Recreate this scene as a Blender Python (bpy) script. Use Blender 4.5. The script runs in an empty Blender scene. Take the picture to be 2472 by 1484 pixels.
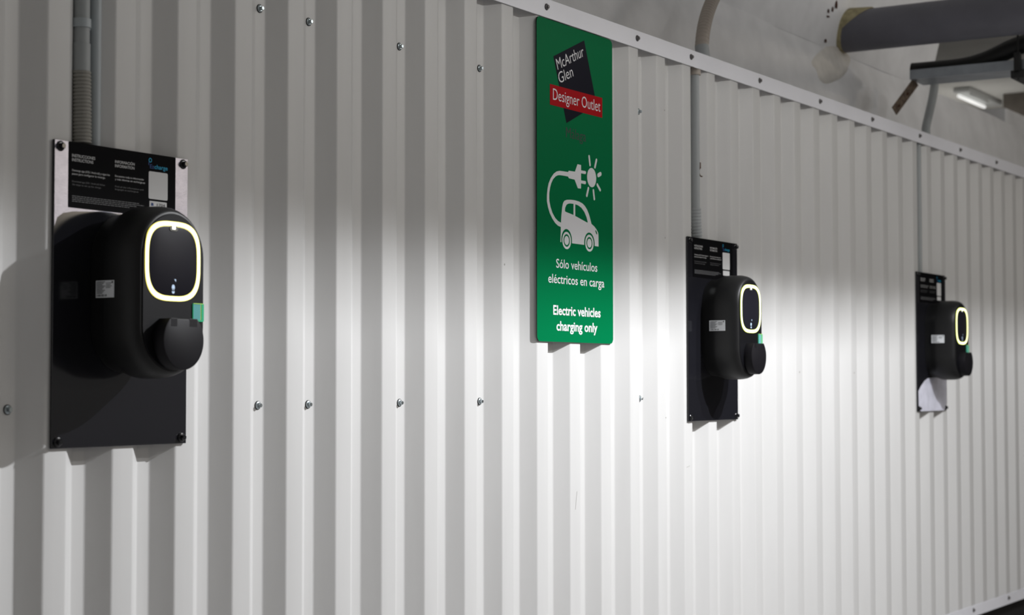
import bpy, bmesh, math, random
from mathutils import Vector, Matrix

random.seed(7)
scene = bpy.context.scene
COL = scene.collection
EYE = 1.3                      # eye height above the floor (m)

# ------------------------------------------------------------------ camera
cam_data = bpy.data.cameras.new('camera')
cam = bpy.data.objects.new('camera', cam_data)
COL.objects.link(cam)
FW = Vector((0.84782762, 0.52863176, 0.04167474))
RT = Vector((0.5291314, -0.84853914, -0.00113933))
UP = Vector((-0.03476036, -0.02301737, 0.99913058))
M = Matrix.Identity(4)
for i in range(3):
    M[i][0], M[i][1], M[i][2] = RT[i], UP[i], -FW[i]
M[0][3], M[1][3], M[2][3] = 0.0, -2.8217, EYE
cam.matrix_world = M
cam_data.sensor_width = 36.0
cam_data.lens = 4319.0 * 36.0 / 2472.0
cam_data.clip_end = 200
cam_data.dof.use_dof = True
cam_data.dof.focus_distance = 4.95
cam_data.dof.aperture_fstop = 4.4
scene.camera = cam

# ------------------------------------------------------------------ world and exposure
world = bpy.data.worlds.new('world')
scene.world = world
world.use_nodes = True
bg = world.node_tree.nodes['Background']
bg.inputs[0].default_value = (1.0, 0.975, 0.945, 1)
bg.inputs[1].default_value = 0.205
vs = scene.view_settings
vs.view_transform = 'Standard'
vs.look = 'None'
vs.exposure = 0.0
vs.gamma = 1.0
vs.use_curve_mapping = False


def area_light(name, loc, target, sx, sy, power, color, parent=None):
    d = bpy.data.lights.new(name, 'AREA')
    d.shape = 'RECTANGLE'
    d.size, d.size_y = sx, sy
    d.energy = power
    d.color = color
    o = bpy.data.objects.new(name, d)
    COL.objects.link(o)
    z = (Vector(loc) - Vector(target)).normalized()      # lights shine along -Z
    x = Vector((1, 0, 0)) - z * z.x
    if x.length < 1e-3:
        x = Vector((0, 1, 0)) - z * z.y
    x.normalize()
    y = z.cross(x)
    mm = Matrix.Identity(4)
    for i in range(3):
        mm[i][0], mm[i][1], mm[i][2], mm[i][3] = x[i], y[i], z[i], loc[i]
    o.matrix_world = mm
    return o


KEY = area_light('key_lamp', (5.75, -2.2, EYE + 1.90), (2.6, 0, EYE - 0.35), 0.07, 0.024, 170, (0.955, 0.97, 1.0))
FILL_RIGHT = area_light('key_lamp', (6.45, -2.2, EYE + 1.90), (10.4, 0, EYE - 0.35), 0.05, 0.024, 84, (0.955, 0.97, 1.0))  # added unseen lamp, brightens the right end of the wall
FILL = area_light('fill_lamp', (6.8, -2.9, EYE + 2.0), (6.8, 0, EYE + 0.5), 5.5, 0.12, 40, (1.0, 0.985, 0.96))  # added unseen fill lamp, made long to light the upper wall evenly
BAY = area_light('bay_lamp', (12.4, -9.5, EYE + 1.97), (3.0, 0, EYE + 0.5), 2.0, 0.10, 46, (1.0, 0.88, 0.72))


# ------------------------------------------------------------------ materials
def mat(name, color, rough=0.5, metal=0.0, coat=0.0, emit=None, emit_s=0.0, noise=0.0, nscale=20.0,
        bump=0.0, bscale=300.0, spec=0.5, trans=0.0, stretch=(1, 1, 1), coat_rough=0.05):
    m = bpy.data.materials.new(name)
    m.use_nodes = True
    nt = m.node_tree
    b = nt.nodes['Principled BSDF']
    b.inputs['Base Color'].default_value = (*color, 1)
    b.inputs['Roughness'].default_value = rough
    b.inputs['Metallic'].default_value = metal
    b.inputs['Coat Weight'].default_value = coat
    b.inputs['Coat Roughness'].default_value = coat_rough
    b.inputs['Specular IOR Level'].default_value = spec
    b.inputs['Transmission Weight'].default_value = trans
    if emit:
        b.inputs['Emission Color'].default_value = (*emit, 1)
        b.inputs['Emission Strength'].default_value = emit_s
    if noise or bump:
        tc = nt.nodes.new('ShaderNodeTexCoord')
        mp = nt.nodes.new('ShaderNodeMapping')
        mp.inputs['Scale'].default_value = stretch
        nt.links.new(tc.outputs['Object'], mp.inputs['Vector'])
    if noise:
        n = nt.nodes.new('ShaderNodeTexNoise')
        n.inputs['Scale'].default_value = nscale
        n.inputs['Detail'].default_value = 4
        nt.links.new(mp.outputs['Vector'], n.inputs['Vector'])
        r = nt.nodes.new('ShaderNodeValToRGB')
        r.color_ramp.elements[0].position = 0.3
        r.color_ramp.elements[1].position = 0.7
        r.color_ramp.elements[0].color = (*[c * (1 - noise) for c in color], 1)
        r.color_ramp.elements[1].color = (*[min(1, c * (1 + noise * .5)) for c in color], 1)
        nt.links.new(n.outputs['Fac'], r.inputs['Fac'])
        nt.links.new(r.outputs['Color'], b.inputs['Base Color'])
    if bump:
        n2 = nt.nodes.new('ShaderNodeTexNoise')
        n2.inputs['Scale'].default_value = bscale
        n2.inputs['Detail'].default_value = 3
        nt.links.new(mp.outputs['Vector'], n2.inputs['Vector'])
        bp = nt.nodes.new('ShaderNodeBump')
        bp.inputs['Strength'].default_value = bump
        bp.inputs['Distance'].default_value = 0.002
        nt.links.new(n2.outputs['Fac'], bp.inputs['Height'])
        nt.links.new(bp.outputs['Normal'], b.inputs['Normal'])
    return m


M_SHEET = mat('sheet_paint', (0.635, 0.63, 0.62), 0.42, noise=0.03, nscale=3.0, stretch=(6, 1, 0.6))
M_TRIM = mat('trim_paint', (0.92, 0.92, 0.97), 0.4, noise=0.04, nscale=4.0)
M_CONC = mat('limewashed_concrete', (0.90, 0.90, 0.91), 0.9, noise=0.10, nscale=5.0, bump=0.5, bscale=40)
M_PATCH = mat('plaster_patch', (0.80, 0.77, 0.72), 0.9, noise=0.10, nscale=14.0, bump=0.6, bscale=60)
M_CEIL = mat('ceiling_paint', (0.70, 0.69, 0.66), 0.9, noise=0.06, nscale=3.0)
M_FLOOR = mat('floor_concrete', (0.31, 0.30, 0.295), 0.75, noise=0.2, nscale=2.0)
M_GAP = mat('gap_black', (0.006, 0.005, 0.005), 0.9)
M_PLATE = mat('black_gloss_plate', (0.010, 0.010, 0.013), 0.12, spec=0.55, coat=0.0, bump=0.02, bscale=6)
M_OVER = mat('silver_overlay', (0.38, 0.38, 0.455), 0.26, metal=0.8, noise=0.10, nscale=60, bump=0.10, bscale=420)
M_OVER2 = mat('pale_overlay', (0.74, 0.74, 0.84), 0.4, metal=0.0, noise=0.12, nscale=18)
M_BOLT = mat('black_bolt', (0.008, 0.008, 0.01), 0.18)
M_LABEL = mat('label_black', (0.002, 0.002, 0.003), 0.6, spec=0.05)
M_LTXT = mat('label_white_ink', (0.62, 0.62, 0.62), 0.6)
M_LGREY = mat('label_grey_ink', (0.16, 0.16, 0.165), 0.6)
M_LCYAN = mat('label_cyan_ink', (0.0, 0.36, 0.60), 0.6)
M_LBLUE = mat('label_blue_ink', (0.005, 0.045, 0.20), 0.6)
M_CARD = mat('white_card', (0.72, 0.72, 0.72), 0.6)
M_BODY = mat('charger_black', (0.009, 0.009, 0.0095), 0.45, spec=0.3)
M_FACE = mat('charger_face', (0.0035, 0.0035, 0.005), 0.5, spec=0.15)
M_SCREEN = mat('smoked_glass', (0.011, 0.0105, 0.015), 0.35, spec=0.08)
M_RING = mat('ring_light', (1, 1, 0.8), 0.5, emit=(1.0, 0.95, 0.60), emit_s=2.2)
M_RIM = mat('ring_light_rim', (1, 1, 0.4), 0.5, emit=(1.0, 0.83, 0.10), emit_s=0.9)
M_RING2 = mat('ring_light_lime', (1, 1, 0.8), 0.5, emit=(1.0, 1.0, 0.52), emit_s=2.0)
M_RIM2 = mat('ring_light_lime_rim', (1, 1, 0.4), 0.5, emit=(0.74, 0.95, 0.03), emit_s=0.95)
M_LED = mat('sensor_led', (1, 1, 0.9), 0.5, emit=(1, 0.98, 0.85), emit_s=1.6)
M_LENS = mat('sensor_lens', (0.10, 0.11, 0.11), 0.15)
M_ICON = mat('icon_pale_blue', (0.45, 0.58, 0.75), 0.5, emit=(0.5, 0.66, 0.85), emit_s=0.25)
M_CAP = mat('cap_rubber', (0.0055, 0.005, 0.007), 0.55, spec=0.16)
M_TEAL = mat('teal_window', (0.10, 0.30, 0.30), 0.12, emit=(0.10, 0.30, 0.30), emit_s=0.25)
M_TEALRIM = mat('green_window_rim', (0.03, 0.30, 0.16), 0.15, emit=(0.05, 0.42, 0.2), emit_s=0.35)
M_LIME = mat('lime_window_edge', (0.4, 0.6, 0.1), 0.2, emit=(0.35, 0.6, 0.12), emit_s=0.45)
M_STICK = mat('sticker_white', (0.72, 0.74, 0.76), 0.5)
M_STINK = mat('sticker_ink', (0.05, 0.05, 0.06), 0.6)
M_GREEN = mat('sign_green', (0.0, 0.155, 0.052), 0.4, spec=0.03)
M_NAVY = mat('sign_navy', (0.004, 0.004, 0.012), 0.4, spec=0.05)
M_RED = mat('sign_red', (0.40, 0.0, 0.004), 0.4, spec=0.05)
M_SWHITE = mat('sign_white', (0.78, 0.78, 0.80), 0.35)
M_SDARK = mat('sign_dark_lettering', (0.002, 0.012, 0.008), 0.4)
M_SEDGE = mat('sign_edge', (0.004, 0.012, 0.01), 0.5)
M_STEEL = mat('zinc_screw', (0.40, 0.45, 0.47), 0.28, metal=1.0)
M_EPDM = mat('rubber_washer', (0.012, 0.012, 0.012), 0.7)
M_SCREWD = mat('dark_screw', (0.16, 0.15, 0.15), 0.4, metal=0.8)
M_COND = mat('grey_conduit', (0.36, 0.38, 0.385), 0.5)
M_COND2 = mat('blue_grey_conduit', (0.42, 0.46, 0.48), 0.45)
M_FLEX = mat('grey_corrugated_hose', (0.30, 0.29, 0.26), 0.55)
M_FLEXB = mat('beige_corrugated_hose', (0.42, 0.37, 0.32), 0.55)
M_PIPE = mat('dark_grey_pipe', (0.13, 0.13, 0.155), 0.5, noise=0.12, nscale=6)
M_FOAM = mat('yellowed_foam', (0.42, 0.37, 0.22), 0.95, noise=0.3, nscale=40, bump=0.8, bscale=90)
M_GALV = mat('galvanised_steel', (0.34, 0.37, 0.40), 0.4, metal=0.65, noise=0.15, nscale=12)
M_RUST = mat('rusty_steel', (0.20, 0.15, 0.11), 0.8, metal=0.2, noise=0.55, nscale=50)
M_RUSTD = mat('rust_spot', (0.07, 0.02, 0.008), 0.9)
M_CABLE = mat('black_cable', (0.005, 0.005, 0.005), 0.6)
M_TUBE = mat('lamp_tube', (1, 1, 1), 0.5, emit=(1, 1, 0.97), emit_s=0.62)
M_HOUS = mat('lamp_housing', (0.55, 0.56, 0.55), 0.5)
M_SCUFF = mat('wall_scuff', (0.40, 0.39, 0.37), 0.8)
M_RUSTY = mat('rust_brown', (0.10, 0.05, 0.03), 0.9)
M_DARKB = mat('dark_brown_board', (0.16, 0.14, 0.12), 0.8, noise=0.2, nscale=10)


# ------------------------------------------------------------------ mesh helpers
def obj(name, bm, material, parent=None, smooth=False, angle=None):
    me = bpy.data.meshes.new(name)
    bmesh.ops.recalc_face_normals(bm, faces=bm.faces)
    bm.to_mesh(me)
    bm.free()
    mats = material if isinstance(material, (list, tuple)) else [material]
    for m in mats:
        me.materials.append(m)
    if smooth or angle:
        for p in me.polygons:
            p.use_smooth = True
        if angle:
            me.set_sharp_from_angle(angle=math.radians(angle))
    o = bpy.data.objects.new(name, me)
    COL.objects.link(o)
    if parent:
        o.parent = parent
    return o


def thing(name, label, cat, loc=(0, 0, 0), group=None):
    o = bpy.data.objects.new(name, None)
    o.empty_display_size = 0.1
    COL.objects.link(o)
    o.location = loc
    tag(o, label, cat, group)
    return o


def tag(o, label, cat, group=None):
    o['label'] = label
    o['category'] = cat
    if group:
        o['group'] = group
    return o


def struct(o):
    o['kind'] = 'structure'
    return o


def add_box(bm, x0, x1, y0, y1, z0, z1, bev=0.0, seg=2):
    r = bmesh.ops.create_cube(bm, size=1)
    vs_ = r['verts']
    for v in vs_:
        v.co = Vector(((x0 + x1) / 2 + v.co.x * (x1 - x0), (y0 + y1) / 2 + v.co.y * (y1 - y0),
                       (z0 + z1) / 2 + v.co.z * (z1 - z0)))
    if bev:
        es = list({e for v in vs_ for e in v.link_edges})
        bmesh.ops.bevel(bm, geom=es, offset=bev, segments=seg, affect='EDGES', profile=0.5)


def add_tube(bm, pts, radii, seg=20, caps=True):
    """swept round tube through pts; radii is a number or one per point"""
    pts = [Vector(p) for p in pts]
    if not isinstance(radii, (list, tuple)):
        radii = [radii] * len(pts)
    rings = []
    prev_n = None
    for i, p in enumerate(pts):
        if i == 0:
            t = pts[1] - pts[0]
        elif i == len(pts) - 1:
            t = pts[-1] - pts[-2]
        else:
            t = pts[i + 1] - pts[i - 1]
        t.normalize()
        if prev_n is None:
            a = Vector((0, 0, 1)) if abs(t.z) < 0.9 else Vector((1, 0, 0))
            n = (a - t * a.dot(t)).normalized()
        else:
            n = (prev_n - t * prev_n.dot(t)).normalized()
        prev_n = n
        b = t.cross(n)
        rings.append([bm.verts.new(p + (n * math.cos(2 * math.pi * k / seg) + b * math.sin(2 * math.pi * k / seg)) * radii[i])
                      for k in range(seg)])
    for a, b in zip(rings, rings[1:]):
        for k in range(seg):
            bm.faces.new((a[k], a[(k + 1) % seg], b[(k + 1) % seg], b[k]))
    if caps:
        bm.faces.new(rings[0])
        bm.faces.new(list(reversed(rings[-1])))


def ribbed_path(p0_pts, radius, pitch, depth):
    """points and radii of a corrugated hose along a polyline"""
    pts = [Vector(p) for p in p0_pts]
    # dense resample
    out = []
    L = 0
    segs = []
    for a, b in zip(pts, pts[1:]):
        segs.append((L, a, b))
        L += (b - a).length
    n = max(8, int(L / pitch * 6))
    res, rad = [], []
    for i in range(n + 1):
        s = L * i / n
        for (l0, a, b) in segs:
            l1 = l0 + (b - a).length
            if s <= l1 + 1e-9:
                f = (s - l0) / max(1e-9, (b - a).length)
                res.append(a.lerp(b, f))
                break
        ph = (i % 6)
        rad.append(radius - (depth if ph in (0, 5) else 0.0))
    return res[:len(rad)], rad[:len(res)]


def bez(p0, p1, p2, p3, n=14):
    p0, p1, p2, p3 = map(Vector, (p0, p1, p2, p3))
    return [p0 * (1 - t) ** 3 + p1 * 3 * t * (1 - t) ** 2 + p2 * 3 * t * t * (1 - t) + p3 * t ** 3
            for t in [i / n for i in range(n + 1)]]


def add_loft(bm, loops, cap0=True, cap1=True):
    rings = [[bm.verts.new(p) for p in lp] for lp in loops]
    n = len(rings[0])
    for a, b in zip(rings, rings[1:]):
        for k in range(n):
            bm.faces.new((a[k], a[(k + 1) % n], b[(k + 1) % n], b[k]))
    if cap0:
        bm.faces.new(rings[0])
    if cap1:
        bm.faces.new(list(reversed(rings[-1])))
    return rings


def stadium(hw, z0, z1, y, n=24, cx=0.0):
    """pill outline, in the x-z plane at depth y"""
    pts = []
    r = hw
    for k in range(n + 1):
        a = math.pi * k / n
        pts.append(Vector((cx + r * math.cos(a), y, z1 - r + r * math.sin(a))))
    for k in range(n + 1):
        a = math.pi + math.pi * k / n
        pts.append(Vector((cx + r * math.cos(a), y, z0 + r + r * math.sin(a))))
    return pts


def squircle(h, y, cx=0, cz=0, e=3.2, n=96):
    pts = []
    for k in range(n):
        a = 2 * math.pi * k / n
        c, s = math.cos(a), math.sin(a)
        pts.append(Vector((cx + h * math.copysign(abs(c) ** (2 / e), c), y, cz + h * math.copysign(abs(s) ** (2 / e), s))))
    return pts


def add_poly(bm, outline, holes, y, thick):
    """flat plate in the x-z plane (front at y, back at y+thick) with holes"""
    from mathutils.geometry import tessellate_polygon
    loops = [[Vector((u, v, 0)) for u, v in lp] for lp in [outline] + list(holes)]
    tris = tessellate_polygon(loops)
    flat = [p for lp in loops for p in lp]
    f = [bm.verts.new((p.x, y, p.y)) for p in flat]
    for t in tris:
        try:
            bm.faces.new([f[i] for i in t])
        except ValueError:
            pass
    if thick:
        b = [bm.verts.new((p.x, y + thick, p.y)) for p in flat]
        i0 = 0
        for lp in loops:
            n = len(lp)
            for k in range(n):
                bm.faces.new((f[i0 + k], f[i0 + (k + 1) % n], b[i0 + (k + 1) % n], b[i0 + k]))
            i0 += n


def rrect(x0, x1, z0, z1, r, n=6):
    pts = []
    for cx, cz, a0 in ((x1 - r, z1 - r, 0), (x0 + r, z1 - r, 90), (x0 + r, z0 + r, 180), (x1 - r, z0 + r, 270)):
        for k in range(n + 1):
            a = math.radians(a0 + 90 * k / n)
            pts.append((cx + r * math.cos(a), cz + r * math.sin(a)))
    return pts


def circ(cx, cz, r, n=40, rx=None):
    rx = rx or r
    return [(cx + rx * math.cos(2 * math.pi * k / n), cz + r * math.sin(2 * math.pi * k / n)) for k in range(n)]


def capsule(p, q, r, n=8):
    p, q = Vector((p[0], p[1])), Vector((q[0], q[1]))
    a0 = math.atan2(q.y - p.y, q.x - p.x)
    pts = []
    for k in range(n + 1):
        a = a0 - math.pi / 2 + math.pi * k / n
        pts.append((q.x + r * math.cos(a), q.y + r * math.sin(a)))
    for k in range(n + 1):
        a = a0 + math.pi / 2 + math.pi * k / n
        pts.append((p.x + r * math.cos(a), p.y + r * math.sin(a)))
    return pts


_dg = None


def text_mesh(body, bold=0.0, spacing=1.0):
    """glyph outlines of the built-in font as plain triangles, unit size"""
    c = bpy.data.curves.new('lettering_curve', 'FONT')
    c.body = body
    c.size = 1.0
    c.offset = bold
    c.space_character = spacing
    c.resolution_u = 3
    o = bpy.data.objects.new('lettering_curve', c)
    COL.objects.link(o)
    dg = bpy.context.evaluated_depsgraph_get()
    me = bpy.data.meshes.new_from_object(o.evaluated_get(dg))
    bpy.data.objects.remove(o)
    bpy.data.curves.remove(c)
    vv = [v.co.copy() for v in me.vertices]
    ff = [tuple(p.vertices) for p in me.polygons]
    bpy.data.meshes.remove(me)
    return vv, ff


CAPH = None


def add_text(bm, body, u0, u1, base, cap, y, bold=0.0, rot=0.0, spacing=1.0, thick=0.0):
    """text from u0 to u1 on a baseline, cap height given; rotated about (u0, base)"""
    global CAPH
    if CAPH is None:
        hv, _ = text_mesh('H')
        CAPH = max(v.y for v in hv)
    vv, ff = text_mesh(body, bold, spacing)
    x0, x1 = min(v.x for v in vv), max(v.x for v in vv)
    sx, sy = (u1 - u0) / (x1 - x0), cap / CAPH
    ca, sa = math.cos(rot), math.sin(rot)
    vs_ = []
    for v in vv:
        px, pz = (v.x - x0) * sx, v.y * sy
        vs_.append(bm.verts.new((u0 + px * ca - pz * sa, y, base + px * sa + pz * ca)))
    for f in ff:
        try:
            bm.faces.new([vs_[i] for i in f])
        except ValueError:
            pass


# ------------------------------------------------------------------ large structure
PITCH, CW, SIDE_W, DEP = 0.2, 0.0634, 0.0490, 0.0355
X0 = 2.6709
WB, WT = EYE - 1.176, EYE + 1.16


def crest(n):
    return X0 + PITCH * n


def rounded(profile, r, seg=4):
    out = [profile[0]]
    for a, b, c in zip(profile, profile[1:], profile[2:]):
        a, b, c = Vector(a), Vector(b), Vector(c)
        d0, d1 = (a - b).normalized(), (c - b).normalized()
        p, q = b + d0 * r, b + d1 * r
        for k in range(seg + 1):
            t = k / seg
            out.append(tuple(p * (1 - t) ** 2 + b * 2 * t * (1 - t) + q * t * t))
    out.append(profile[-1])
    return out


prof = []
for n in range(-24, 72):
    x = crest(n)
    prof += [(x, 0), (x + CW, 0), (x + CW + SIDE_W, DEP), (x + PITCH - SIDE_W, DEP)]
prof = rounded(prof, 0.0045)
bm = bmesh.new()
prev = None
for (x, y) in prof:
    a = bm.verts.new((x, y, WB))
    b = bm.verts.new((x, y, WT))
    if prev:
        bm.faces.new((prev[0], a, b, prev[1]))
    prev = (a, b)
wall = struct(obj('wall_back', bm, M_SHEET, smooth=True, angle=40))
wall['label'] = 'off-white trapezoidal sheet metal cladding behind the chargers'

# concrete wall and sloping haunch above the cladding
XA, XB, XR = -2.1, 17.0, 9.5
bm = bmesh.new()
hz1 = EYE + 1.60


def hy(zrel):                       # depth of the haunch surface at height zrel above the eye
    return 0.40 - (zrel - 1.60) * 0.25


rows = [(0.10, EYE - 1.3), (0.10, EYE + 0.90), (0.33, EYE + 1.02), (0.335, EYE + 1.20), (0.345, EYE + 1.32), (0.365, EYE + 1.45), (0.40, hz1)]
nx = 60


def wob(i, j):
    return 0.006 * math.sin(i * 1.7 + j * 2.1) + 0.005 * math.sin(i * 0.63 + j)


grid = [[bm.verts.new((XA + (XB - XA) * i / nx, y + (wob(i, j) if j > 1 else 0), z + (0.4 * wob(i + 3, j) if j > 1 else 0)))
         for i in range(nx + 1)] for j, (y, z) in enumerate(rows)]
for j in range(len(rows) - 1):
    for i in range(nx):
        bm.faces.new((grid[j][i], grid[j][i + 1], grid[j + 1][i + 1], grid[j + 1][i]))
struct(obj('wall_upper', bm, M_CONC, smooth=True, angle=35))
bm = bmesh.new()
nh = 40
rows = [(0.40, hz1 - 0.002), (hy(1.75), EYE + 1.75), (hy(2.1), EYE + 2.1), (hy(2.9), EYE + 2.9)]
grid = [[bm.verts.new((XA + (XR - XA) * i / nh, y + (0.5 * wob(i, j) if j else 0), z)) for i in range(nh + 1)]
        for j, (y, z) in enumerate(rows)]
for j in range(len(rows) - 1):
    for i in range(nh):
        bm.faces.new((grid[j][i], grid[j][i + 1], grid[j + 1][i + 1], grid[j + 1][i]))
# end face of the haunch and its back
e = [bm.verts.new((XR, 1.9, EYE + 2.9)), bm.verts.new((XR, 1.9, hz1))]
bm.faces.new([g[-1] for g in grid] + e)
struct(obj('trim_haunch', bm, M_CONC, smooth=True, angle=35))

# plaster patch and old fixing holes under and beside the pipe
WU = [o for o in COL.objects if o.name == 'wall_upper'][0]


def band_y(zr):
    pts_ = [(1.02, 0.33), (1.20, 0.335), (1.32, 0.345), (1.45, 0.365), (1.60, 0.40)]
    for (za, ya), (zb, yb) in zip(pts_, pts_[1:]):
        if za <= zr <= zb:
            return ya + (yb - ya) * (zr - za) / (zb - za)
    return hy(zr)


bm = bmesh.new()
pc, rings_ = (8.02, 1.515), []
for f, lift in ((1.0, -0.010), (0.93, 0.002), (0.6, 0.006), (0.2, 0.008)):
    lp = []
    for k in range(36):
        a = 2 * math.pi * k / 36
        rx = 0.27 * (1 + 0.10 * math.sin(3 * a + 1) + 0.05 * math.sin(7 * a))
        rz = 0.088 * (1 + 0.12 * math.sin(2 * a) + 0.05 * math.sin(5 * a))
        z_ = pc[1] + f * (rz * math.sin(a) + 0.22 * rx * math.cos(a))
        lp.append(Vector((pc[0] + f * rx * math.cos(a), band_y(z_) - lift - 0.004, EYE + z_)))
    rings_.append(lp)
add_loft(bm, rings_, False, True)
obj('plaster_patch', bm, M_PATCH, WU, smooth=True)
for x_, z_, w_, h_ in ((8.004, 1.797, 0.010, 0.020), (7.972, 1.769, 0.006, 0.012), (7.930, 1.754, 0.006, 0.010), (7.940, 1.730, 0.016, 0.004), (7.974, 1.622, 0.008, 0.009)):
    bm = bmesh.new()
    add_poly(bm, [(x_ + w_ * math.cos(k * .6), EYE + z_ + h_ * math.sin(k * .6)) for k in range(10)], [], hy(z_) - 0.010, 0.004)
    obj('fixing_hole', bm, M_RUSTD, [o for o in COL.objects if o.name == 'wall_upper'][0])

# recess over the ledge further along: ledge floor, back, ceiling
bm = bmesh.new()
add_box(bm, XR, XB, 0.40, 2.2, hz1 - 0.10, hz1 - 0.012)
struct(obj('trim_ledge', bm, M_CONC))
bm = bmesh.new()
add_box(bm, XR, XB, 2.1, 2.2, hz1, EYE + 2.4)
struct(obj('wall_recess', bm, M_CEIL))
bm = bmesh.new()
add_box(bm, XA, 24, -13.0, 2.3, EYE + 2.9, EYE + 3.05)
struct(obj('ceiling', bm, M_CEIL))
bm = bmesh.new()
add_box(bm, XR, XB, 0.1, 2.1, EYE + 2.16, EYE + 2.3)
struct(obj('ceiling_recess', bm, M_CEIL))
bm = bmesh.new()
add_box(bm, -6, 26, -16, 0.10, -0.1, 0.0)
struct(obj('floor', bm, M_FLOOR))
bm = bmesh.new()
add_box(bm, -2.1, 17, 0.036, 0.098, 0.001, EYE - 1.10)  # black colour stands for the dark gap under the bottom trim
struct(obj('baseboard_back', bm, M_GAP))
# far wall of the bay
bm = bmesh.new()
add_box(bm, 23.8, 24.0, -13, 2.2, 0, EYE + 2.9)
struct(obj('wall_right', bm, M_FLOOR))


# metal trims with their screws
def trim_profile(name, prof, xa, xb, m):
    bm = bmesh.new()
    loops = [[Vector((x, y, z)) for (y, z) in prof] for x in (xa, 5.335, 5.3355, xb)]
    add_loft(bm, loops)
    return struct(obj(name, bm, m))


top = trim_profile('trim_top', [(-0.004, EYE + 1.127), (-0.0055, EYE + 1.128), (-0.0055, EYE + 1.186), (0.004, EYE + 1.190),
                                (0.075, EYE + 1.194), (0.075, EYE + 1.192), (0.002, EYE + 1.186), (-0.004, EYE + 1.182)], -2.1, 16.4, M_TRIM)
top['label'] = 'pale grey metal flashing along the top edge of the cladding'
bot = trim_profile('trim_bottom', [(-0.004, EYE - 1.122), (-0.0055, EYE - 1.123), (-0.0055, EYE - 1.178), (0.030, EYE - 1.184),
                                   (0.030, EYE - 1.182), (-0.004, EYE - 1.176)], -2.1, 16.4, M_TRIM)
bot['label'] = 'pale grey metal strip along the bottom edge of the cladding'


def screw_mesh(r_w, r_h, h):
    """hex washer-head screw, axis along -y, base at y=0"""
    bm = bmesh.new()
    prof = [(r_w, 0.0), (r_w, 0.0022), (r_w * 0.94, 0.0034), (r_h * 1.25, 0.0044), (r_h * 1.18, 0.0052)]
    loops = [[Vector((r * math.cos(2 * math.pi * k / 24), -y, r * math.sin(2 * math.pi * k / 24))) for k in range(24)] for r, y in prof]
    add_loft(bm, loops)
    hexl = []
    for y, s in ((0.0048, 1.0), (h - 0.0008, 1.0), (h, 0.82)):
        hexl.append([Vector((r_h * s * math.cos(math.pi / 3 * k + .2), -y, r_h * s * math.sin(math.pi / 3 * k + .2))) for k in range(6)])
    add_loft(bm, hexl)
    return bm


def place_screw(name, proto, x, y, z, parent, rot):
    o = proto.copy()
    COL.objects.link(o)
    o.name = name
    o.location = (x, y, z)
    o.rotation_euler = (0, rot, 0)
    o.parent = parent
    return o


def pierce(protos, spots, parent):
    """screws with a rubber washer each"""
    first = True
    for x, y, z in spots:
        if first:
            s, w = protos
            s.location = (x, y, z)
            s.parent = parent
            first = False
        else:
            s = place_screw('screw', protos[0], x, y, z, parent, random.uniform(0, 1))
            w = protos[1].copy()
            COL.objects.link(w)
        w.parent = s
        w.location = (0, 0, 0)


def washer_bm(r):
    bm = bmesh.new()
    loops = [[Vector((rr * math.cos(2 * math.pi * k / 24), -y, rr * math.sin(2 * math.pi * k / 24))) for k in range(24)]
             for rr, y in ((r, -0.0006), (r, 0.0016), (r * 0.8, 0.0022))]
    add_loft(bm, loops)
    return bm


VAL = CW + SIDE_W + 0.018
pierce((obj('screw', screw_mesh(0.0095, 0.0055, 0.012), M_STEEL), obj('washer', washer_bm(0.0108), M_EPDM)),
       [(crest(n) + VAL - (0.006 if n in (4, 6) else 0.0), DEP, EYE + 0.925) for n in (3, 4, 6, 8, 13)] +
       [(crest(n) + VAL - (0.003 if n in (4, 6) else 0.0), DEP, EYE - 0.056) for n in (-1, 3, 4, 6, 8, 13)], wall)
pierce((obj('screw', screw_mesh(0.0098, 0.0060, 0.0095), M_SCREWD), obj('washer', washer_bm(0.0104), M_EPDM)),
       [(x, -0.0055, EYE + 1.160) for x in (4.72, 5.318, 5.728, 6.322, 6.929, 7.532, 8.158, 8.762, 9.365, 9.97, 10.57, 11.17)], top)
pierce((obj('screw', screw_mesh(0.0098, 0.0060, 0.0095), M_SCREWD), obj('washer', washer_bm(0.0104), M_EPDM)),
       [(8.888 + .6 * k, -0.0055, EYE - 1.145) for k in range(-6, 6)], bot)

# small holes and scuffs on the sheet
bm = bmesh.new()
for x, z, r in ((5.53, 0.499, .0028), (5.53, -0.123, .0028), (5.47 + .08, 0.943, .0030), (4.484, 0.349, .003), (6.705, 0.039, .004), (7.303, 0.038, .004)):
    n = round((x - X0 - CW / 2) / PITCH)
    xx = crest(n) + min(max(x - crest(n), 0.006), CW - 0.006)
    add_poly(bm, circ(xx, EYE + z, r, 14), [], -0.0006, 0.0004)
for (x, z, dx, dz) in ((4.871 + .03, -0.40, 0.010, 0.055), (5.671 + .015, -0.30, 0.025, 0.004)):
    add_poly(bm, capsule((x, EYE + z), (x + dx, EYE + z + dz), 0.0008), [], -0.0006, 0.0004)
obj('scuff', bm, M_SCUFF, wall)

# ------------------------------------------------------------------ chargers on their plates
ZB, ZTOP, PW = -0.1392, 0.5153, 0.4137       # plate bottom, top (from the eye), width
PY0, PY1 = -0.0015, -0.0075                  # back and front of the plate
CXS = [2.8913, 5.8964, 8.2964]


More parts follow.
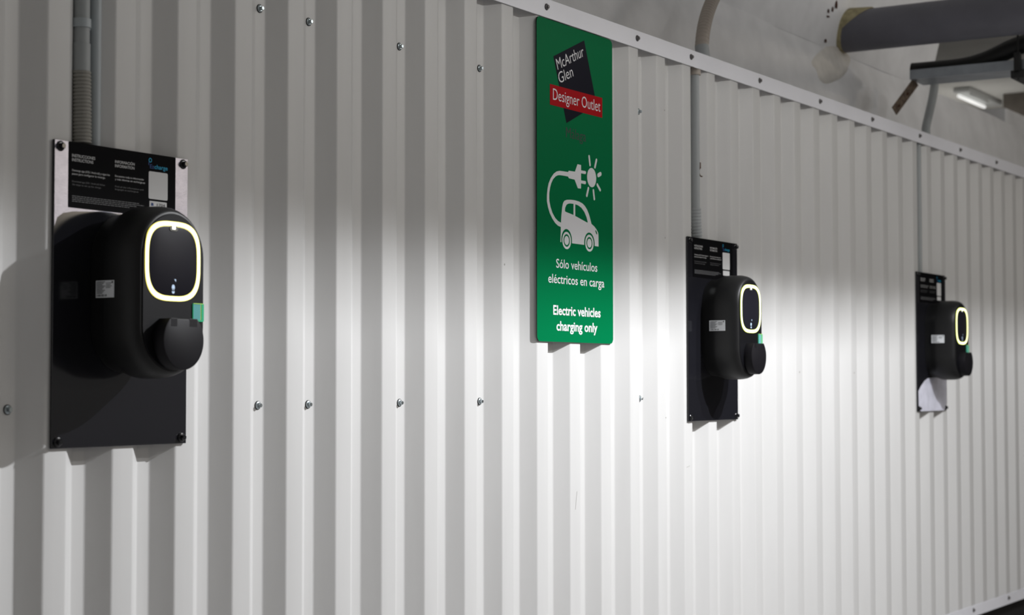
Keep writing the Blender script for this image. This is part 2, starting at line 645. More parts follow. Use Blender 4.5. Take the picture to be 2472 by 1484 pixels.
def bolt_bm():
    bm = bmesh.new()
    prof = [(0.0112, 0), (0.0112, 0.0018), (0.0098, 0.0034), (0.0082, 0.0040)]
    add_loft(bm, [[Vector((r * math.cos(2 * math.pi * k / 28), -y, r * math.sin(2 * math.pi * k / 28))) for k in range(28)] for r, y in prof])
    add_loft(bm, [[Vector((0.0068 * s * math.cos(math.pi / 3 * k + .3), -y, 0.0068 * s * math.sin(math.pi / 3 * k + .3))) for k in range(6)]
                  for y, s in ((0.0036, 1), (0.0105, 1), (0.0118, .8))])
    return bm


def lines_bm(bm, u0, u1, z, h, y, seed):
    """one line of illegible small print: broken dashes"""
    rnd = random.Random(seed)
    u = u0
    while u < u1:
        w = min(rnd.uniform(0.004, 0.013), u1 - u)
        add_poly(bm, [(u, z), (u + w, z), (u + w, z + h), (u, z + h)], [], y, 0)
        u += w + 0.0016


def make_plate(cx):
    root = thing('mounting_plate', 'tmp', 'plate', (cx, 0, EYE))
    bm = bmesh.new()
    add_box(bm, -PW / 2, PW / 2, PY1, PY0, ZB, ZTOP, 0.0012, 2)
    obj('panel', bm, M_PLATE, root)
    for (u, z) in ((-0.190, 0.502), (0.190, 0.502), (-0.190, -0.125), (0.190, -0.125)):
        b = obj('bolt', bolt_bm(), M_BOLT, root, angle=35)
        b.location = (u, PY1, z)
    ly = PY1 - 0.0012
    bm = bmesh.new()
    add_poly(bm, rrect(-0.1665, 0.1645, 0.3735, 0.5148, 0.002, 3), [], ly, 0.0009)
    lab = obj('information_label', bm, M_LABEL, root)
    ty = ly - 0.0003
    bm = bmesh.new()
    add_text(bm, 'INSTRUCCIONES', -0.157, -0.0892, 0.4825, 0.0062, ty, 0.012)
    add_text(bm, 'INSTRUCTIONS', -0.157, -0.0949, 0.4735, 0.0062, ty, 0.012)
    add_text(bm, 'INFORMACIÓN', -0.0289, 0.0318, 0.4825, 0.0060, ty, 0.012)
    add_text(bm, 'INFORMATION', -0.0289, 0.0312, 0.4735, 0.0062, ty, 0.012)
    add_text(bm, 'Descarga app (iOS / Android) y sigue los', -0.1566, -0.0447, 0.4520, 0.0042, ty, 0.006)
    add_text(bm, 'pasos para configurar la recarga.', -0.1566, -0.0583, 0.4446, 0.0042, ty, 0.006)
    add_text(bm, 'Encuentra toda la información', -0.0286, 0.0609, 0.4520, 0.0042, ty, 0.006)
    add_text(bm, 'y más idiomas en ezcharge.es', -0.0286, 0.0649, 0.4450, 0.0042, ty, 0.006)
    obj('lettering', bm, M_LTXT, lab)
    bm = bmesh.new()
    add_text(bm, 'Download app (iOS / Android) follow', -0.1563, -0.0589, 0.4285, 0.0036, ty)
    add_text(bm, 'the steps to set up the charge.', -0.1563, -0.0702, 0.4218, 0.0036, ty)
    obj('small_print', bm, M_LGREY, lab)
    bm = bmesh.new()
    add_text(bm, 'Find all the information and', -0.0283, 0.0603, 0.4292, 0.0036, ty)
    add_text(bm, 'languages at ezcharge.es', -0.0283, 0.0444, 0.4232, 0.0036, ty)
    obj('small_print', bm, M_LGREY, lab)
    bm = bmesh.new()
    for k, (u1, z) in enumerate(((0.0463, 0.3982), (0.0623, 0.3944), (0.040, 0.3906), (0.0164, 0.3868))):
        lines_bm(bm, -0.156, u1, z, 0.0015, ty, k)
    obj('small_print', bm, M_LGREY, lab)
    bm = bmesh.new()
    add_text(bm, 'charge', 0.0952, 0.1378, 0.4822, 0.0092, ty, 0.012)
    add_poly(bm, circ(0.0815, 0.5000, 0.0052, 28), [circ(0.0815, 0.5000, 0.0034, 28)], ty, 0)
    obj('logo_lettering', bm, M_LCYAN, lab)
    bm = bmesh.new()
    add_text(bm, 'Ez', 0.0805, 0.0944, 0.4818, 0.0092, ty, 0.012)
    add_poly(bm, capsule((0.0772, 0.4955), (0.0766, 0.4895), 0.0011), [], ty, 0)
    obj('logo_lettering', bm, M_LBLUE, lab)
    bm = bmesh.new()
    add_poly(bm, rrect(0.0768, 0.1384, 0.4130, 0.4752, 0.004, 5), [], ty, 0)
    obj('white_panel', bm, M_CARD, lab)
    bm = bmesh.new()
    add_poly(bm, rrect(0.0798, 0.1354, 0.3905, 0.4085, 0.001, 2), [], ty - 0.0002, 0.0004)
    num = obj('number_sticker', bm, M_CARD, lab)
    return root


def make_charger(cx, ring_m, rim_m, st0, st1):
    root = thing('ev_charger', 'tmp', 'car charger', (cx, 0, EYE))
    B = PY1 - 0.0004                           # the plate's front
    z0, z1, hw, bx = 0.0085, 0.3835, 0.1112, 0.0022
    prof = [(0.0, 0.012), (0.018, 0.011), (0.034, 0.007), (0.048, 0.002), (0.060, 0.0), (0.098, 0.0)]
    for k in range(1, 11):
        a = math.pi / 2 * k / 10
        prof.append((0.098 + 0.046 * math.sin(a), 0.0155 * (1 - math.cos(a))))
    bm = bmesh.new()
    loops = [stadium(hw - i, z0 + i * 1.1, z1 - i * 1.1, B - t, cx=bx) for t, i in prof]
    add_loft(bm, loops)
    obj('housing', bm, M_BODY, root, angle=50)
    FY = B - 0.144                             # front plane
    fi = 0.0168
    bm = bmesh.new()
    l1 = stadium(hw - fi, z0 + fi * 1.1, z1 - fi * 1.1, FY + 0.001, cx=bx)
    l2 = stadium(hw - fi, z0 + fi * 1.1, z1 - fi * 1.1, FY - 0.0010, cx=bx)
    l3 = stadium(hw - fi - .0014, z0 + fi * 1.1 + .0014, z1 - fi * 1.1 - .0014, FY - 0.0022, cx=bx)
    add_loft(bm, [l1, l2, l3])
    obj('front_panel', bm, M_FACE, root, angle=40)
    F = FY - 0.0022
    RZ, RH = 0.2620, 0.0865

    def ringband(h0, h1, y0, y1):
        bm = bmesh.new()
        a0, a1 = squircle(h0, y0, 0, RZ), squircle(h1, y0, 0, RZ)
        b0, b1 = squircle(h0, y1, 0, RZ), squircle(h1, y1, 0, RZ)
        add_loft(bm, [a0, b0, b1, a1, a0][:4], False, False)
        return bm
    ring = obj('light_ring', ringband(RH - 0.0018, RH - 0.0092, F + 0.001, F - 0.0016), ring_m, root)
    obj('glow_edge', ringband(RH, RH - 0.0018, F + 0.001, F - 0.0014), rim_m, ring)
    obj('glow_edge', ringband(RH - 0.0092, RH - 0.0112, F + 0.001, F - 0.0014), rim_m, ring)
    bm = bmesh.new()
    add_loft(bm, [squircle(RH - 0.0112, F + 0.001, 0, RZ), squircle(RH - 0.0112, F - 0.0008, 0, RZ),
                  squircle(RH - 0.0135, F - 0.0014, 0, RZ)])
    scr = obj('screen', bm, M_SCREEN, root, angle=40)
    S = F - 0.0014
    bm = bmesh.new()
    add_poly(bm, rrect(-0.0125, 0.0125, RZ + 0.0655, RZ + 0.0765, 0.005), [], S - 0.0012, 0.0014)
    sens = obj('sensor_lens', bm, M_LENS, scr)
    bm = bmesh.new()
    add_poly(bm, rrect(-0.0055, 0.0050, RZ + 0.0690, RZ + 0.0770, 0.001), [], S - 0.0016, 0.0006)
    obj('sensor_led', bm, M_LED, scr)
    bm = bmesh.new()                            # plug pictogram
    zc = RZ - 0.0560
    dome = [(0.0047 * math.cos(math.pi * k / 12), zc + 0.0045 * math.sin(math.pi * k / 12) * 1.25) for k in range(13)]
    add_poly(bm, dome + [(-0.0047, zc - 0.003), (0.0047, zc - 0.003)], [], S - 0.0004, 0.0002)
    for s in (-1, 1):
        add_poly(bm, [(s * 0.0012, zc - 0.003), (s * 0.0030, zc - 0.003), (s * 0.0030, zc - 0.0068), (s * 0.0012, zc - 0.0068)], [], S - 0.0004, 0.0002)
    zc2 = zc - 0.0090
    add_poly(bm, [(0.0045 * math.cos(math.pi + math.pi * k / 10), zc2 + 0.0052 * math.sin(math.pi + math.pi * k / 10)) for k in range(11)], [], S - 0.0004, 0.0002)
    add_poly(bm, [(0.003, RZ - 0.0385), (0.0085, RZ - 0.0385), (0.0080, RZ - 0.0445)], [], S - 0.0004, 0.0002)
    obj('plug_pictogram', bm, M_ICON, scr)
    # socket cap: a disc cut flat on top, with two hinge lugs
    bm = bmesh.new()
    ccx, ccz, cr, ct = 0.0030, 0.0905, 0.0635, 0.1372

    def capout(r, top, y):
        a0 = math.asin((top - ccz) / r)
        n = 48
        return [Vector((ccx + r * math.cos(a), y, ccz + r * math.sin(a))) for a in
                [math.pi - a0 + (math.pi + 2 * a0) * k / n for k in range(n + 1)]]
    add_loft(bm, [capout(cr, ct, F + 0.001), capout(cr, ct, F - 0.0290), capout(cr - 0.0007, ct - .0007, F - 0.0305), capout(cr - 0.0022, ct - .0022, F - 0.0312)])
    cap = obj('socket_cap', bm, M_CAP, root, angle=35)
    for u0, u1 in ((-0.039, -0.018), (0.019, 0.045)):
        bm = bmesh.new()
        add_box(bm, u0, u1, F - 0.03135, F - 0.0200, ct - 0.0175, ct + 0.0006, 0.0010)
        obj('hinge_lug', bm, M_CAP, cap)
    # card-reader window
    bm = bmesh.new()
    add_poly(bm, rrect(0.0632, 0.0975, 0.1335, 0.1738, 0.003), [rrect(0.0638, 0.0905, 0.1372, 0.1722, 0.0015)], F - 0.0026, 0.0075)
    win = obj('reader_window', bm, M_TEALRIM, root)
    bm = bmesh.new()
    add_poly(bm, rrect(0.0638, 0.0880, 0.1372, 0.1722, 0.0012), [], F - 0.0014, 0.003)
    obj('window_pane', bm, M_TEAL, win)
    bm = bmesh.new()
    add_poly(bm, [(0.0880, 0.1372), (0.0905, 0.1372), (0.0905, 0.1722), (0.0880, 0.1722)], [], F - 0.0012, 0.003)
    obj('lit_edge', bm, M_LIME, win)
    bm = bmesh.new()
    add_poly(bm, rrect(0.0640, 0.0960, 0.1724, 0.1736, 0.0005), [], F - 0.0030, 0.001)
    obj('lit_edge', bm, M_LIME, win)
    # rating sticker on the left flank
    SX = bx - hw - 0.0006
    bm = bmesh.new()

    def side_rect(bm, t0, t1, za, zb, off):
        vs_ = [bm.verts.new((SX - off, B - t, z)) for t, z in ((t0, za), (t1, za), (t1, zb), (t0, zb))]
        bm.faces.new(vs_)
    add_box(bm, SX, SX + 0.0012, B - st1, B - st0, 0.1815, 0.2185, 0.0003, 1)
    st = obj('rating_sticker', bm, M_STICK, root)
    sw = st1 - st0

    def T(f):
        return st0 + f * sw
    bm = bmesh.new()
    for k in range(9):
        side_rect(bm, T(0.05), T(0.52 - 0.07 * (k % 3)), 0.2145 - k * 0.0030, 0.2160 - k * 0.0030, 0.0004)
    obj('small_print', bm, M_STINK, st)
    bm = bmesh.new()
    for k in range(4):
        side_rect(bm, T(0.56), T(0.88 - 0.06 * (k % 2)), 0.2120 - k * 0.0032, 0.2131 - k * 0.0032, 0.0004)
    obj('small_print', bm, M_STINK, st)
    bm = bmesh.new()
    for k in range(9):
        side_rect(bm, T(0.06 + k * 0.062), T(0.085 + k * 0.062 + (k % 3) * 0.012), 0.1840, 0.1885, 0.0004)
    obj('barcode', bm, M_STINK, st)
    bm = bmesh.new()
    side_rect(bm, T(0.88), T(0.95), 0.2120, 0.2165, 0.0004)
    obj('sticker_mark', bm, M_STINK, st)
    return root


plates, chargers = [], []
PL = ['black plate behind the nearest charger, silvery film around its information label',
      'glossy black plate behind the middle charger, just right of the green sign',
      'black plate behind the farthest charger, with a pale sheet below the charger']
CL = ['black wall charger with pale yellow light ring, nearest, left of the green sign',
      'black wall charger with lime light ring, middle one, right of the green sign',
      'small black wall charger with lime light ring, farthest, at right end']
for i, cx in enumerate(CXS):
    p = make_plate(cx)
    p['label'] = PL[i]
    p['group'] = 'mounting plates behind the chargers'
    plates.append(p)
    c = make_charger(cx, M_RING if i == 0 else M_RING2, M_RIM if i == 0 else M_RIM2, *((0.0265, 0.0800) if i == 0 else (0.035, 0.0965)))
    c['label'] = CL[i]
    c['group'] = 'wall chargers along the cladding'
    chargers.append(c)


def child(o, name):
    return [c for c in o.children if c.name.split('.')[0] == name][0]


# number on the near plate's sticker
bm = bmesh.new()
add_text(bm, '1704', 0.1035, 0.1295, 0.3978, 0.0062, PY1 - 0.0022, 0.0)
obj('number_lettering', bm, M_STINK, child(plates[0], 'information_label'))
bm = bmesh.new()
add_poly(bm, [(0.084, 0.398), (0.092, 0.3975), (0.0915, 0.404), (0.085, 0.4045)], [], PY1 - 0.0022, 0)
obj('sticker_mark', bm, M_LBLUE, child(plates[0], 'information_label'))


# thin overlays, silvery on one plate and pale on another
def overlay(outline, m, parent, wave):
    bm = bmesh.new()
    add_poly(bm, outline, [], 0, 0)
    bmesh.ops.subdivide_edges(bm, edges=bm.edges, cuts=3, use_grid_fill=True)
    bmesh.ops.triangulate(bm, faces=bm.faces)
    for v in bm.verts:
        v.co.y = PY1 - 0.0005 - wave * (0.5 + 0.5 * math.sin(v.co.x * 41 + v.co.z * 9))
    return obj('surface_overlay', bm, m, parent, smooth=True)


overlay([(-0.2055, 0.5145), (-0.2055, 0.330), (-0.197, 0.350), (-0.180, 0.3605), (-0.150, 0.366), (-0.07, 0.3715), (0.07, 0.3725), (0.2055, 0.371), (0.2055, 0.5145)],
     M_OVER, plates[0], 0.0)
overlay([(-0.1990, -0.112), (-0.2, -0.045), (-0.165, -0.02), (-0.12, 0.004), (-0.07, 0.016), (0.0, 0.019), (0.07, 0.020), (0.125, 0.034), (0.197, 0.034), (0.204, -0.02),
      (0.199, -0.112), (0.17, -0.1385), (-0.17, -0.1385)], M_OVER2, plates[2], 0.0022)

# ------------------------------------------------------------------ green sign
SGN = thing('charging_sign', 'tall green sign with a white car and plug pictogram, between two chargers', 'sign', (4.661, 0, EYE + 0.1246))
SW, SH = 0.481, 0.9990
bm = bmesh.new()
add_poly(bm, rrect(0, SW, 0, SH, 0.018, 8), [], -0.0058, 0.0040)
bm.faces.ensure_lookup_table()
pan = obj('panel', bm, [M_GREEN, M_SEDGE], SGN)
for p in pan.data.polygons:
    if abs(p.normal.y) < 0.5:
        p.material_index = 1
fy = -0.0061


def mm(pts):
    return [(a / 1000.0, b / 1000.0) for a, b in pts]


# logo: tilted navy square and red band
ang = math.radians(22.55)
sq = [(99.8, 888.1), (293.8, 969.2), (373.9, 772.6), (179.6, 688.6)]
bm = bmesh.new()
add_poly(bm, mm(sq), [], fy, 0.0002)
lg = obj('logo_square', bm, M_NAVY, SGN)
bm = bmesh.new()
add_text(bm, 'McArthur', 0.1263, 0.1263 + 0.1815, 0.8493, 0.0345, fy - 0.0004, -0.004, ang)
add_text(bm, 'Glen', 0.1370, 0.1370 + 0.0950, 0.8075, 0.0345, fy - 0.0004, -0.004, ang)
obj('logo_lettering', bm, M_SWHITE, lg)
bm = bmesh.new()
add_poly(bm, mm([(78, 798.5), (411, 799.5), (411, 734.5), (78, 734.2)]), [], fy - 0.0003, 0.0002)
rb = obj('logo_band', bm, M_RED, SGN)
bm = bmesh.new()
add_text(bm, 'Designer Outlet', 0.0957, 0.3975, 0.7520, 0.0355, fy - 0.0008, -0.004)
obj('logo_lettering', bm, M_SWHITE, rb)
bm = bmesh.new()
add_text(bm, 'Málaga', 0.1767, 0.3027, 0.6440, 0.0325, fy - 0.0002, -0.002)
obj('town_lettering', bm, M_SDARK, SGN)
bm = bmesh.new()
add_text(bm, 'Sólo vehículos', 0.1141, 0.3747, 0.2305, 0.0272, fy - 0.0002, 0.006)
obj('spanish_lettering', bm, M_SWHITE, SGN)
bm = bmesh.new()
add_text(bm, 'eléctricos en carga', 0.0660, 0.4211, 0.1820, 0.0275, fy - 0.0002, 0.006)
obj('spanish_lettering', bm, M_SWHITE, SGN)
bm = bmesh.new()
add_text(bm, 'Electric vehicles', 0.0957, 0.3955, 0.0845, 0.0282, fy - 0.0002, 0.022)
obj('english_lettering', bm, M_SWHITE, SGN)
bm = bmesh.new()
add_text(bm, 'charging only', 0.1151, 0.3745, 0.0358, 0.0282, fy - 0.0002, 0.022)
obj('english_lettering', bm, M_SWHITE, SGN)

# pictograms
bm = bmesh.new()
add_poly(bm, mm(circ(340.2, 532.3, 31, 48, 29.5)), [], fy, 0.0002)
for a, b, r in (((323.9, 599.1), (329.7, 572.2), 4.6), ((372.0, 592.5), (361.8, 568.5), 4.8), ((384, 544.2), (399, 550.2), 6.5),
                ((377.1, 512.9), (396.0, 497.4), 4.8), ((318.6, 495.7), (308.3, 471.5), 4.8), ((351.1, 491.7), (357.1, 465.2), 4.8)):
    add_poly(bm, mm(capsule(a, b, r)), [], fy, 0.0002)
obj('sun_pictogram', bm, M_SWHITE, SGN)
bm = bmesh.new()
plug = [(193.6, 539.9), (232.6, 540.9), (248.9, 566.2), (271.4, 565.9), (271.3, 548.8), (298.9, 549.3), (303.1, 546.8), (302.4, 542.6),
        (300.0, 539.7), (271.2, 539.5), (271.1, 516.9), (298.7, 517.2), (302.7, 514.7), (302.2, 510.0), (299.1, 507.0), (271.1, 507.4),
        (270.5, 490.4), (250.8, 490.1), (230.6, 515.3), (194.7, 516.3), (189.0, 520.8), (189.0, 535.2)]
add_poly(bm, mm(plug), [], fy, 0.0002)
c_out = [(190, 535.2), (163, 534.8), (136.1, 533.9), (118.2, 530.1), (100.4, 521.5), (82.7, 506.5), (69.5, 489.2), (62.9, 471.8), (59.0, 452.2),
         (58.6, 432.5), (65.1, 414.9), (75.2, 397.6), (90.3, 381.9), (108.1, 368.9), (126.0, 361.4), (145.5, 358.5)]
c_in = [(190, 521.2), (163, 521.2), (138.3, 520.7), (124.9, 518.8), (111.5, 514.1), (95.9, 503.6), (84.9, 490.1), (78.2, 477.1), (73.0, 459.0),
        (72.6, 441.7), (73.6, 433.5), (80.3, 416.2), (91.7, 398.9), (108.2, 384.6), (126.1, 375.8), (147.0, 371.7)]
add_poly(bm, mm(c_out + c_in[::-1]), [], fy - 0.0001, 0.0002)
obj('plug_pictogram', bm, M_SWHITE, SGN)
bm = bmesh.new()
car = [(145.9, 311.5), (140.7, 311.8), (142.7, 341.4), (143.3, 359.8), (146.8, 394.1), (152.1, 420.8), (157.3, 434.4), (165.2, 442.3), (180.8, 446.9),
       (204.4, 449.2), (230.9, 449.9), (257.5, 448.2), (278.9, 444.0), (295.1, 437.3), (308.6, 427.0), (322.1, 411.9), (330.2, 397.7), (337.8, 382.8),
       (354.7, 376.6), (371.2, 367.0), (380.9, 358.2), (383.6, 350.3), (383.9, 313.0), (359.3, 313.1)]


def arc(cx, cz, rx, rz, a0, a1, n=20):
    return [(cx + rx * math.cos(math.radians(a0 + (a1 - a0) * k / n)), cz + rz * math.sin(math.radians(a0 + (a1 - a0) * k / n))) for k in range(n + 1)]


car += arc(324.2, 318.5, 34.6, 35.5, -6, 188)
car += [(289.4, 312.4), (213.8, 312.4)]
car += arc(179.4, 318.5, 33.6, 36.5, -6, 190)
win1 = [(168.9, 411.0), (170.3, 421.0), (178.1, 430.8), (188.6, 435.4), (201.8, 437.4), (222.9, 437.9), (222.7, 402.5), (172.8, 408.7)]
win2 = [(233.5, 437.5), (252.1, 435.7), (273.5, 429.5), (292.3, 417.6), (305.7, 402.6), (313.8, 387.1), (311.0, 384.8), (233.3, 400.2)]
hl = [(363.5, 365.8), (371.2, 361.6), (376.1, 355.2), (374.4, 349.9), (367.0, 354.5), (362.9, 361.0)]
add_poly(bm, mm(car), [mm(win1), mm(win2), mm(hl)], fy, 0.0002)
for cx_, cz_ in ((179.4, 318.9), (324.2, 320.0)):
    add_poly(bm, mm(circ(cx_, cz_, 27.2)), [mm(circ(cx_, cz_, 19.8))], fy, 0.0002)
    add_poly(bm, mm(circ(cx_, cz_, 14.2)), [], fy, 0.0002)
obj('car_pictogram', bm, M_SWHITE, SGN)


# ------------------------------------------------------------------ conduits over the chargers
def tube_obj(name, pts, r, m, parent, seg=20):
    bm = bmesh.new()
    add_tube(bm, pts, r, seg)
    return obj(name, bm, m, parent, angle=50)


def hose_obj(name, pts, r, pitch, depth, m, parent):
    p, rr = ribbed_path(pts, r, pitch, depth)
    bm = bmesh.new()
    add_tube(bm, p, rr, 20)
    return obj(name, bm, m, parent, smooth=True)


cxa, cya = 2.7805, 0.0135
ca = thing('cable_conduit', 'grey rigid conduit ending in ribbed hose above the nearest charger plate', 'conduit', (cxa, cya, EYE))
tube_obj('pipe', [(0, 0, 0.73), (0, 0, 1.10)], 0.0178, M_COND, ca)
tube_obj('coupling', [(0, 0, 0.672), (0, 0, 0.735)], 0.0196, M_COND, ca)
hose_obj('ribbed_hose', [(0, 0, 0.675), (0.001, -0.001, 0.60), (0.003, -0.001, 0.519)], 0.0212, 0.0080, 0.0024, M_FLEX, ca)
bm = bmesh.new()
cl = []
for z in (0.770, 0.789):
    outer = [(0.0205 * math.cos(math.radians(a)), -0.0205 * math.sin(math.radians(a))) for a in range(0, 181, 15)]
    outer += [(-0.0205, 0.012), (0.0, 0.0205), (0.034, 0.0205), (0.034, 0.004), (0.0300, 0.002)]
    cl.append([Vector((x, y, z)) for x, y in outer])
add_loft(bm, cl)
obj('clamp', bm, M_COND2, ca, angle=40)
cb = thing('cable_conduit', 'slim pale conduit right beside the ribbed hose above the nearest charger plate', 'conduit', (2.8245, 0.0170, EYE))
tube_obj('pipe', [(0, 0, 0.512), (0, 0, 1.10)], 0.0138, M_COND2, cb)

cc = thing('cable_conduit', 'thin grey conduit running down from the flashing to the middle charger plate', 'conduit', (5.806, 0.018, EYE))
tube_obj('pipe', [(0, 0, 0.61), (0, 0, 1.13)], 0.0158, M_COND, cc)
tube_obj('collar', [(0, 0, 1.108), (0, 0, 1.135)], 0.021, M_FLEXB, cc)
hose_obj('ribbed_hose', [(0, 0, 0.625), (0.002, -0.001, 0.57), (0.008, -0.002, 0.519)], 0.0195, 0.0115, 0.0022, M_COND, cc)
bm = bmesh.new()
hk = [(0.024 + 0.018 * math.cos(math.radians(a)), -0.012, 0.758 + 0.016 * math.sin(math.radians(a))) for a in range(110, 300, 15)]
add_tube(bm, hk, 0.0022, 8)
add_box(bm, 0.028, 0.038, -0.004, 0.014, 0.776, 0.795, 0.001)
obj('broken_clip', bm, M_RUSTY, cc)
cd = thing('flexible_hose', 'beige ribbed hose rising behind the flashing above the middle charger', 'hose', (5.93, 0.05, EYE))
tube_obj('coupling', [(-0.008, -0.012, 1.17), (0.0, 0, 1.236)], 0.026, M_COND, cd)
hose_obj('ribbed_hose', bez((0.0, 0, 1.23), (0.012, 0.002, 1.29), (0.09, 0.03, 1.37), (0.215, 0.05, 1.466), 20) + bez((0.215, 0.05, 1.466), (0.32, 0.066, 1.55), (0.40, 0.12, 1.66), (0.44, 0.34, 1.70), 14)[1:], 0.0258, 0.017, 0.003, M_FLEXB, cd)
# conduit going into the far plate
ce = thing('cable_conduit', 'blurred grey conduit above the farthest charger plate', 'conduit', (8.2065, 0.020, EYE))
tube_obj('pipe', [(0, 0, 0.517), (0, 0, 1.13)], 0.0145, M_COND, ce)

# ------------------------------------------------------------------ pipe, tray, cable, lamp at the upper right
pp = thing('drain_pipe', 'thick dark grey pipe coming out of the white wall at upper right', 'pipe', (8.197, 0.0, EYE + 1.70))
bm = bmesh.new()
add_tube(bm, [(0, 0.40, 0), (0, -6.0, 0.0)], 0.100, 40)
obj('pipe', bm, M_PIPE, pp, angle=50)
bm = bmesh.new()
n = 40
lo = []
for k in range(n):
    a = 2 * math.pi * k / n
    w = 0.002 + 0.010 * max(0, math.sin(a)) + 0.002 * math.sin(5 * a)
    lo.append((a, w))
loops = []
for (dy, s) in ((0.05, 1.0), (-0.004, 1.0), (-0.014, 0.55), (-0.022, 0.1)):
    lp = []
    for a, w in lo:
        r = 0.1002 + w * s
        z = r * math.sin(a)
        lp.append(Vector((r * math.cos(a), hy(1.70 + z) + dy - (0.10 * max(0, math.sin(a)) if s < 0.9 else 0), z)))
    loops.append(lp)
add_loft(bm, loops, False, False)
obj('foam_seal', bm, M_FOAM, pp, smooth=True)

tr = thing('cable_tray', 'galvanised cable tray hanging under the dark pipe at upper right', 'cable tray', (8.33, 0.1, EYE + 1.462))
bm = bmesh.new()
tw, th_, tl = 0.20, 0.046, 2.6
lp = [(0, th_), (0.003, th_), (0.003, 0.003), (tw - 0.003, 0.003), (tw - 0.003, th_), (tw, th_), (tw, 0), (0, 0)]
add_loft(bm, [[Vector((x, y, z)) for x, z in lp] for y in (0.0, -tl)])
obj('channel', bm, M_GALV, tr)
bm = bmesh.new()
add_tube(bm, [(-0.012, -0.53, -0.05), (-0.012, -0.53, 1.40)], 0.005, 10)
obj('threaded_rod', bm, M_EPDM, tr)
bm = bmesh.new()
add_box(bm, -0.035, tw + 0.02, -0.56, -0.50, -0.045, -0.008, 0.003)
add_box(bm, -0.035, -0.004, -0.545, -0.515, -0.02, 0.075, 0.003)
obj('hanger_bracket', bm, M_EPDM, tr)
bm = bmesh.new()
d = Vector((-0.185, 0.045, -0.165))
side = Vector((0.030, 0.0, -0.014))
nrm = d.cross(side).normalized() * 0.002
p0 = Vector((0.075, -0.005, 0.0))
add_loft(bm, [[p0 + d * t - side + nrm, p0 + d * t + side + nrm, p0 + d * t + side - nrm, p0 + d * t - side - nrm] for t in (0, 1)])
strap = obj('perforated_strap', bm, M_RUST, tr)
for t in (0.42, 0.82):
    bm = bmesh.new()
    c = p0 + d * t
    for s in (1,):
        q = c + nrm * 1.6 * s
        vv = [bm.verts.new(q + d.normalized() * 0.010 * math.cos(2 * math.pi * k / 14) + side.normalized() * 0.008 * math.sin(2 * math.pi * k / 14)) for k in range(14)]
        bm.faces.new(vv)
    obj('rust_stain', bm, M_RUSTD, strap)
# cable in the tray
bm = bmesh.new()
cx_ = 8.402
pts = [(cx_ - 0.006, 0.110, EYE + 1.5095), (cx_, 0.02, EYE + 1.5095)] + bez((cx_, -0.06, EYE + 1.5095), (cx_, -0.15, EYE + 1.5095), (cx_, -0.22, EYE + 1.513), (cx_, -0.33, EYE + 1.560), 10) + \
    bez((cx_, -0.33, EYE + 1.560), (cx_, -0.43, EYE + 1.605), (cx_, -0.55, EYE + 1.615), (cx_, -0.85, EYE + 1.63), 10)[1:] + [Vector((cx_, -2.4, EYE + 1.66))]
add_tube(bm, pts, 0.044, 18)
tag(obj('power_cable', bm, M_CABLE, smooth=True), 'thick black cable lying in the metal tray and rising out of it', 'cable')
cf = thing('cable_conduit', 'short grey conduit from the hanging tray down behind the flashing', 'conduit', (8.70, 0.1, EYE))
tube_obj('pipe', bez((0.0, 0.0, 1.50), (-0.02, 0.0, 1.42), (-0.10, 0.0, 1.33), (-0.20, -0.02, 1.245), 12) + [Vector((-0.24, -0.035, 1.13))], 0.021, M_COND, cf)

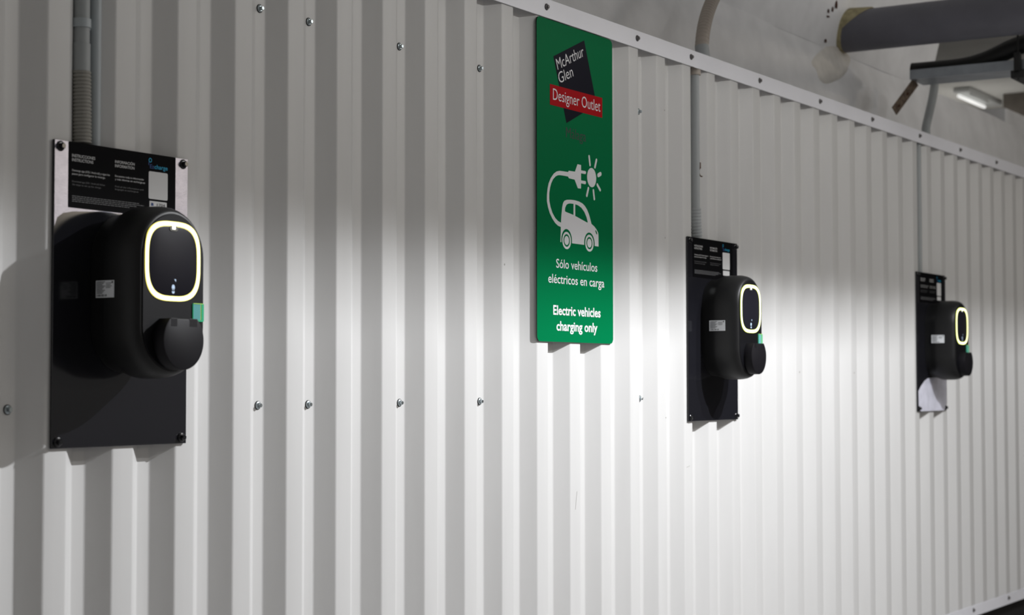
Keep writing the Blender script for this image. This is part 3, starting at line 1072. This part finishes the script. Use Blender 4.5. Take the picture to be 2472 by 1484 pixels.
# lamp in the recess
tl_ = thing('tube_light', 'small bright tube light deep in the recess below the cable tray', 'lamp', (12.87, 1.30, EYE + 2.155))
bm = bmesh.new()
add_box(bm, -0.05, 0.75, -0.08, 0.045, -0.030, 0.0, 0.004)
obj('housing', bm, M_HOUS, tl_)
bm = bmesh.new()
add_tube(bm, [(0.0, 0.02, -0.052), (0.62, 0.02, -0.052)], 0.014, 12)
obj('tube', bm, M_TUBE, tl_, smooth=True)
bm = bmesh.new()
add_tube(bm, [(0.0, -0.07, -0.045), (0.42, -0.07, -0.045)], 0.007, 10)
obj('tube', bm, M_HOUS, tl_, smooth=True)
td = bpy.data.lights.new('tube_glow', 'AREA')
td.shape = 'RECTANGLE'
td.size, td.size_y, td.energy, td.color = 0.6, 0.03, 3.0, (1.0, 0.98, 0.93)
to = bpy.data.objects.new('tube_glow', td)
COL.objects.link(to)
to.parent = tl_
to.location = (0.31, 0.02, -0.085)
# downstand blocks inside the recess
bm = bmesh.new()
add_box(bm, 11.0, 17, 0.42, 0.70, hz1 - 0.02, EYE + 1.70, 0.01)
tag(obj('concrete_upstand', bm, M_CONC), 'pale concrete upstand on the ledge at the far right, beside the recess', 'ledge')
bm = bmesh.new()
add_box(bm, 13.3, 13.9, 0.75, 1.12, EYE + 1.93, EYE + 2.16, 0.004)
tag(obj('junction_box', bm, M_DARKB), 'dark box under the recess ceiling beside the tube light', 'box')

# ------------------------------------------------------------------ unseen lamp bodies of the bay, with added fill lamps
def luminaire(light, label):
    L = light.matrix_world
    loc = L.translation.copy()
    root = thing('unseen_lamp', label, 'lamp', loc)
    bm = bmesh.new()
    sx, sy = light.data.size, light.data.size_y
    add_box(bm, -sx / 2 - 0.03, sx / 2 + 0.03, -sy / 2 - 0.02, sy / 2 + 0.02, 0.012, 0.07, 0.005)
    h = obj('housing', bm, M_HOUS, root)
    rot = L.to_3x3().to_4x4()
    root.matrix_world = Matrix.Translation(loc) @ rot
    light.parent = root
    light.matrix_parent_inverse = root.matrix_world.inverted()
    return root


kl = luminaire(KEY, 'aimed lamp with an added light-blocking side shield hanging near the middle charger, outside the picture')
bm = bmesh.new()
add_box(bm, 5.0, 7.3, -2.004, -2.0, EYE + 1.757, EYE + 2.25)  # added unseen shield, keeps the lamp's light off the upper wall
add_box(bm, 5.0, 7.3, -2.35, -2.0, EYE + 2.25, EYE + 2.256)
sh = obj('shield', bm, mat('dark_shield', (0.05, 0.05, 0.052), 0.7), kl)
sh.matrix_parent_inverse = kl.matrix_world.inverted()
luminaire(FILL_RIGHT, 'added fill lamp beside the shielded one, brightening the far right wall, outside the picture')
luminaire(FILL, 'added long fill lamp for the upper wall, outside the picture')
luminaire(BAY, 'batten lamp over the middle of the bay, outside the picture')
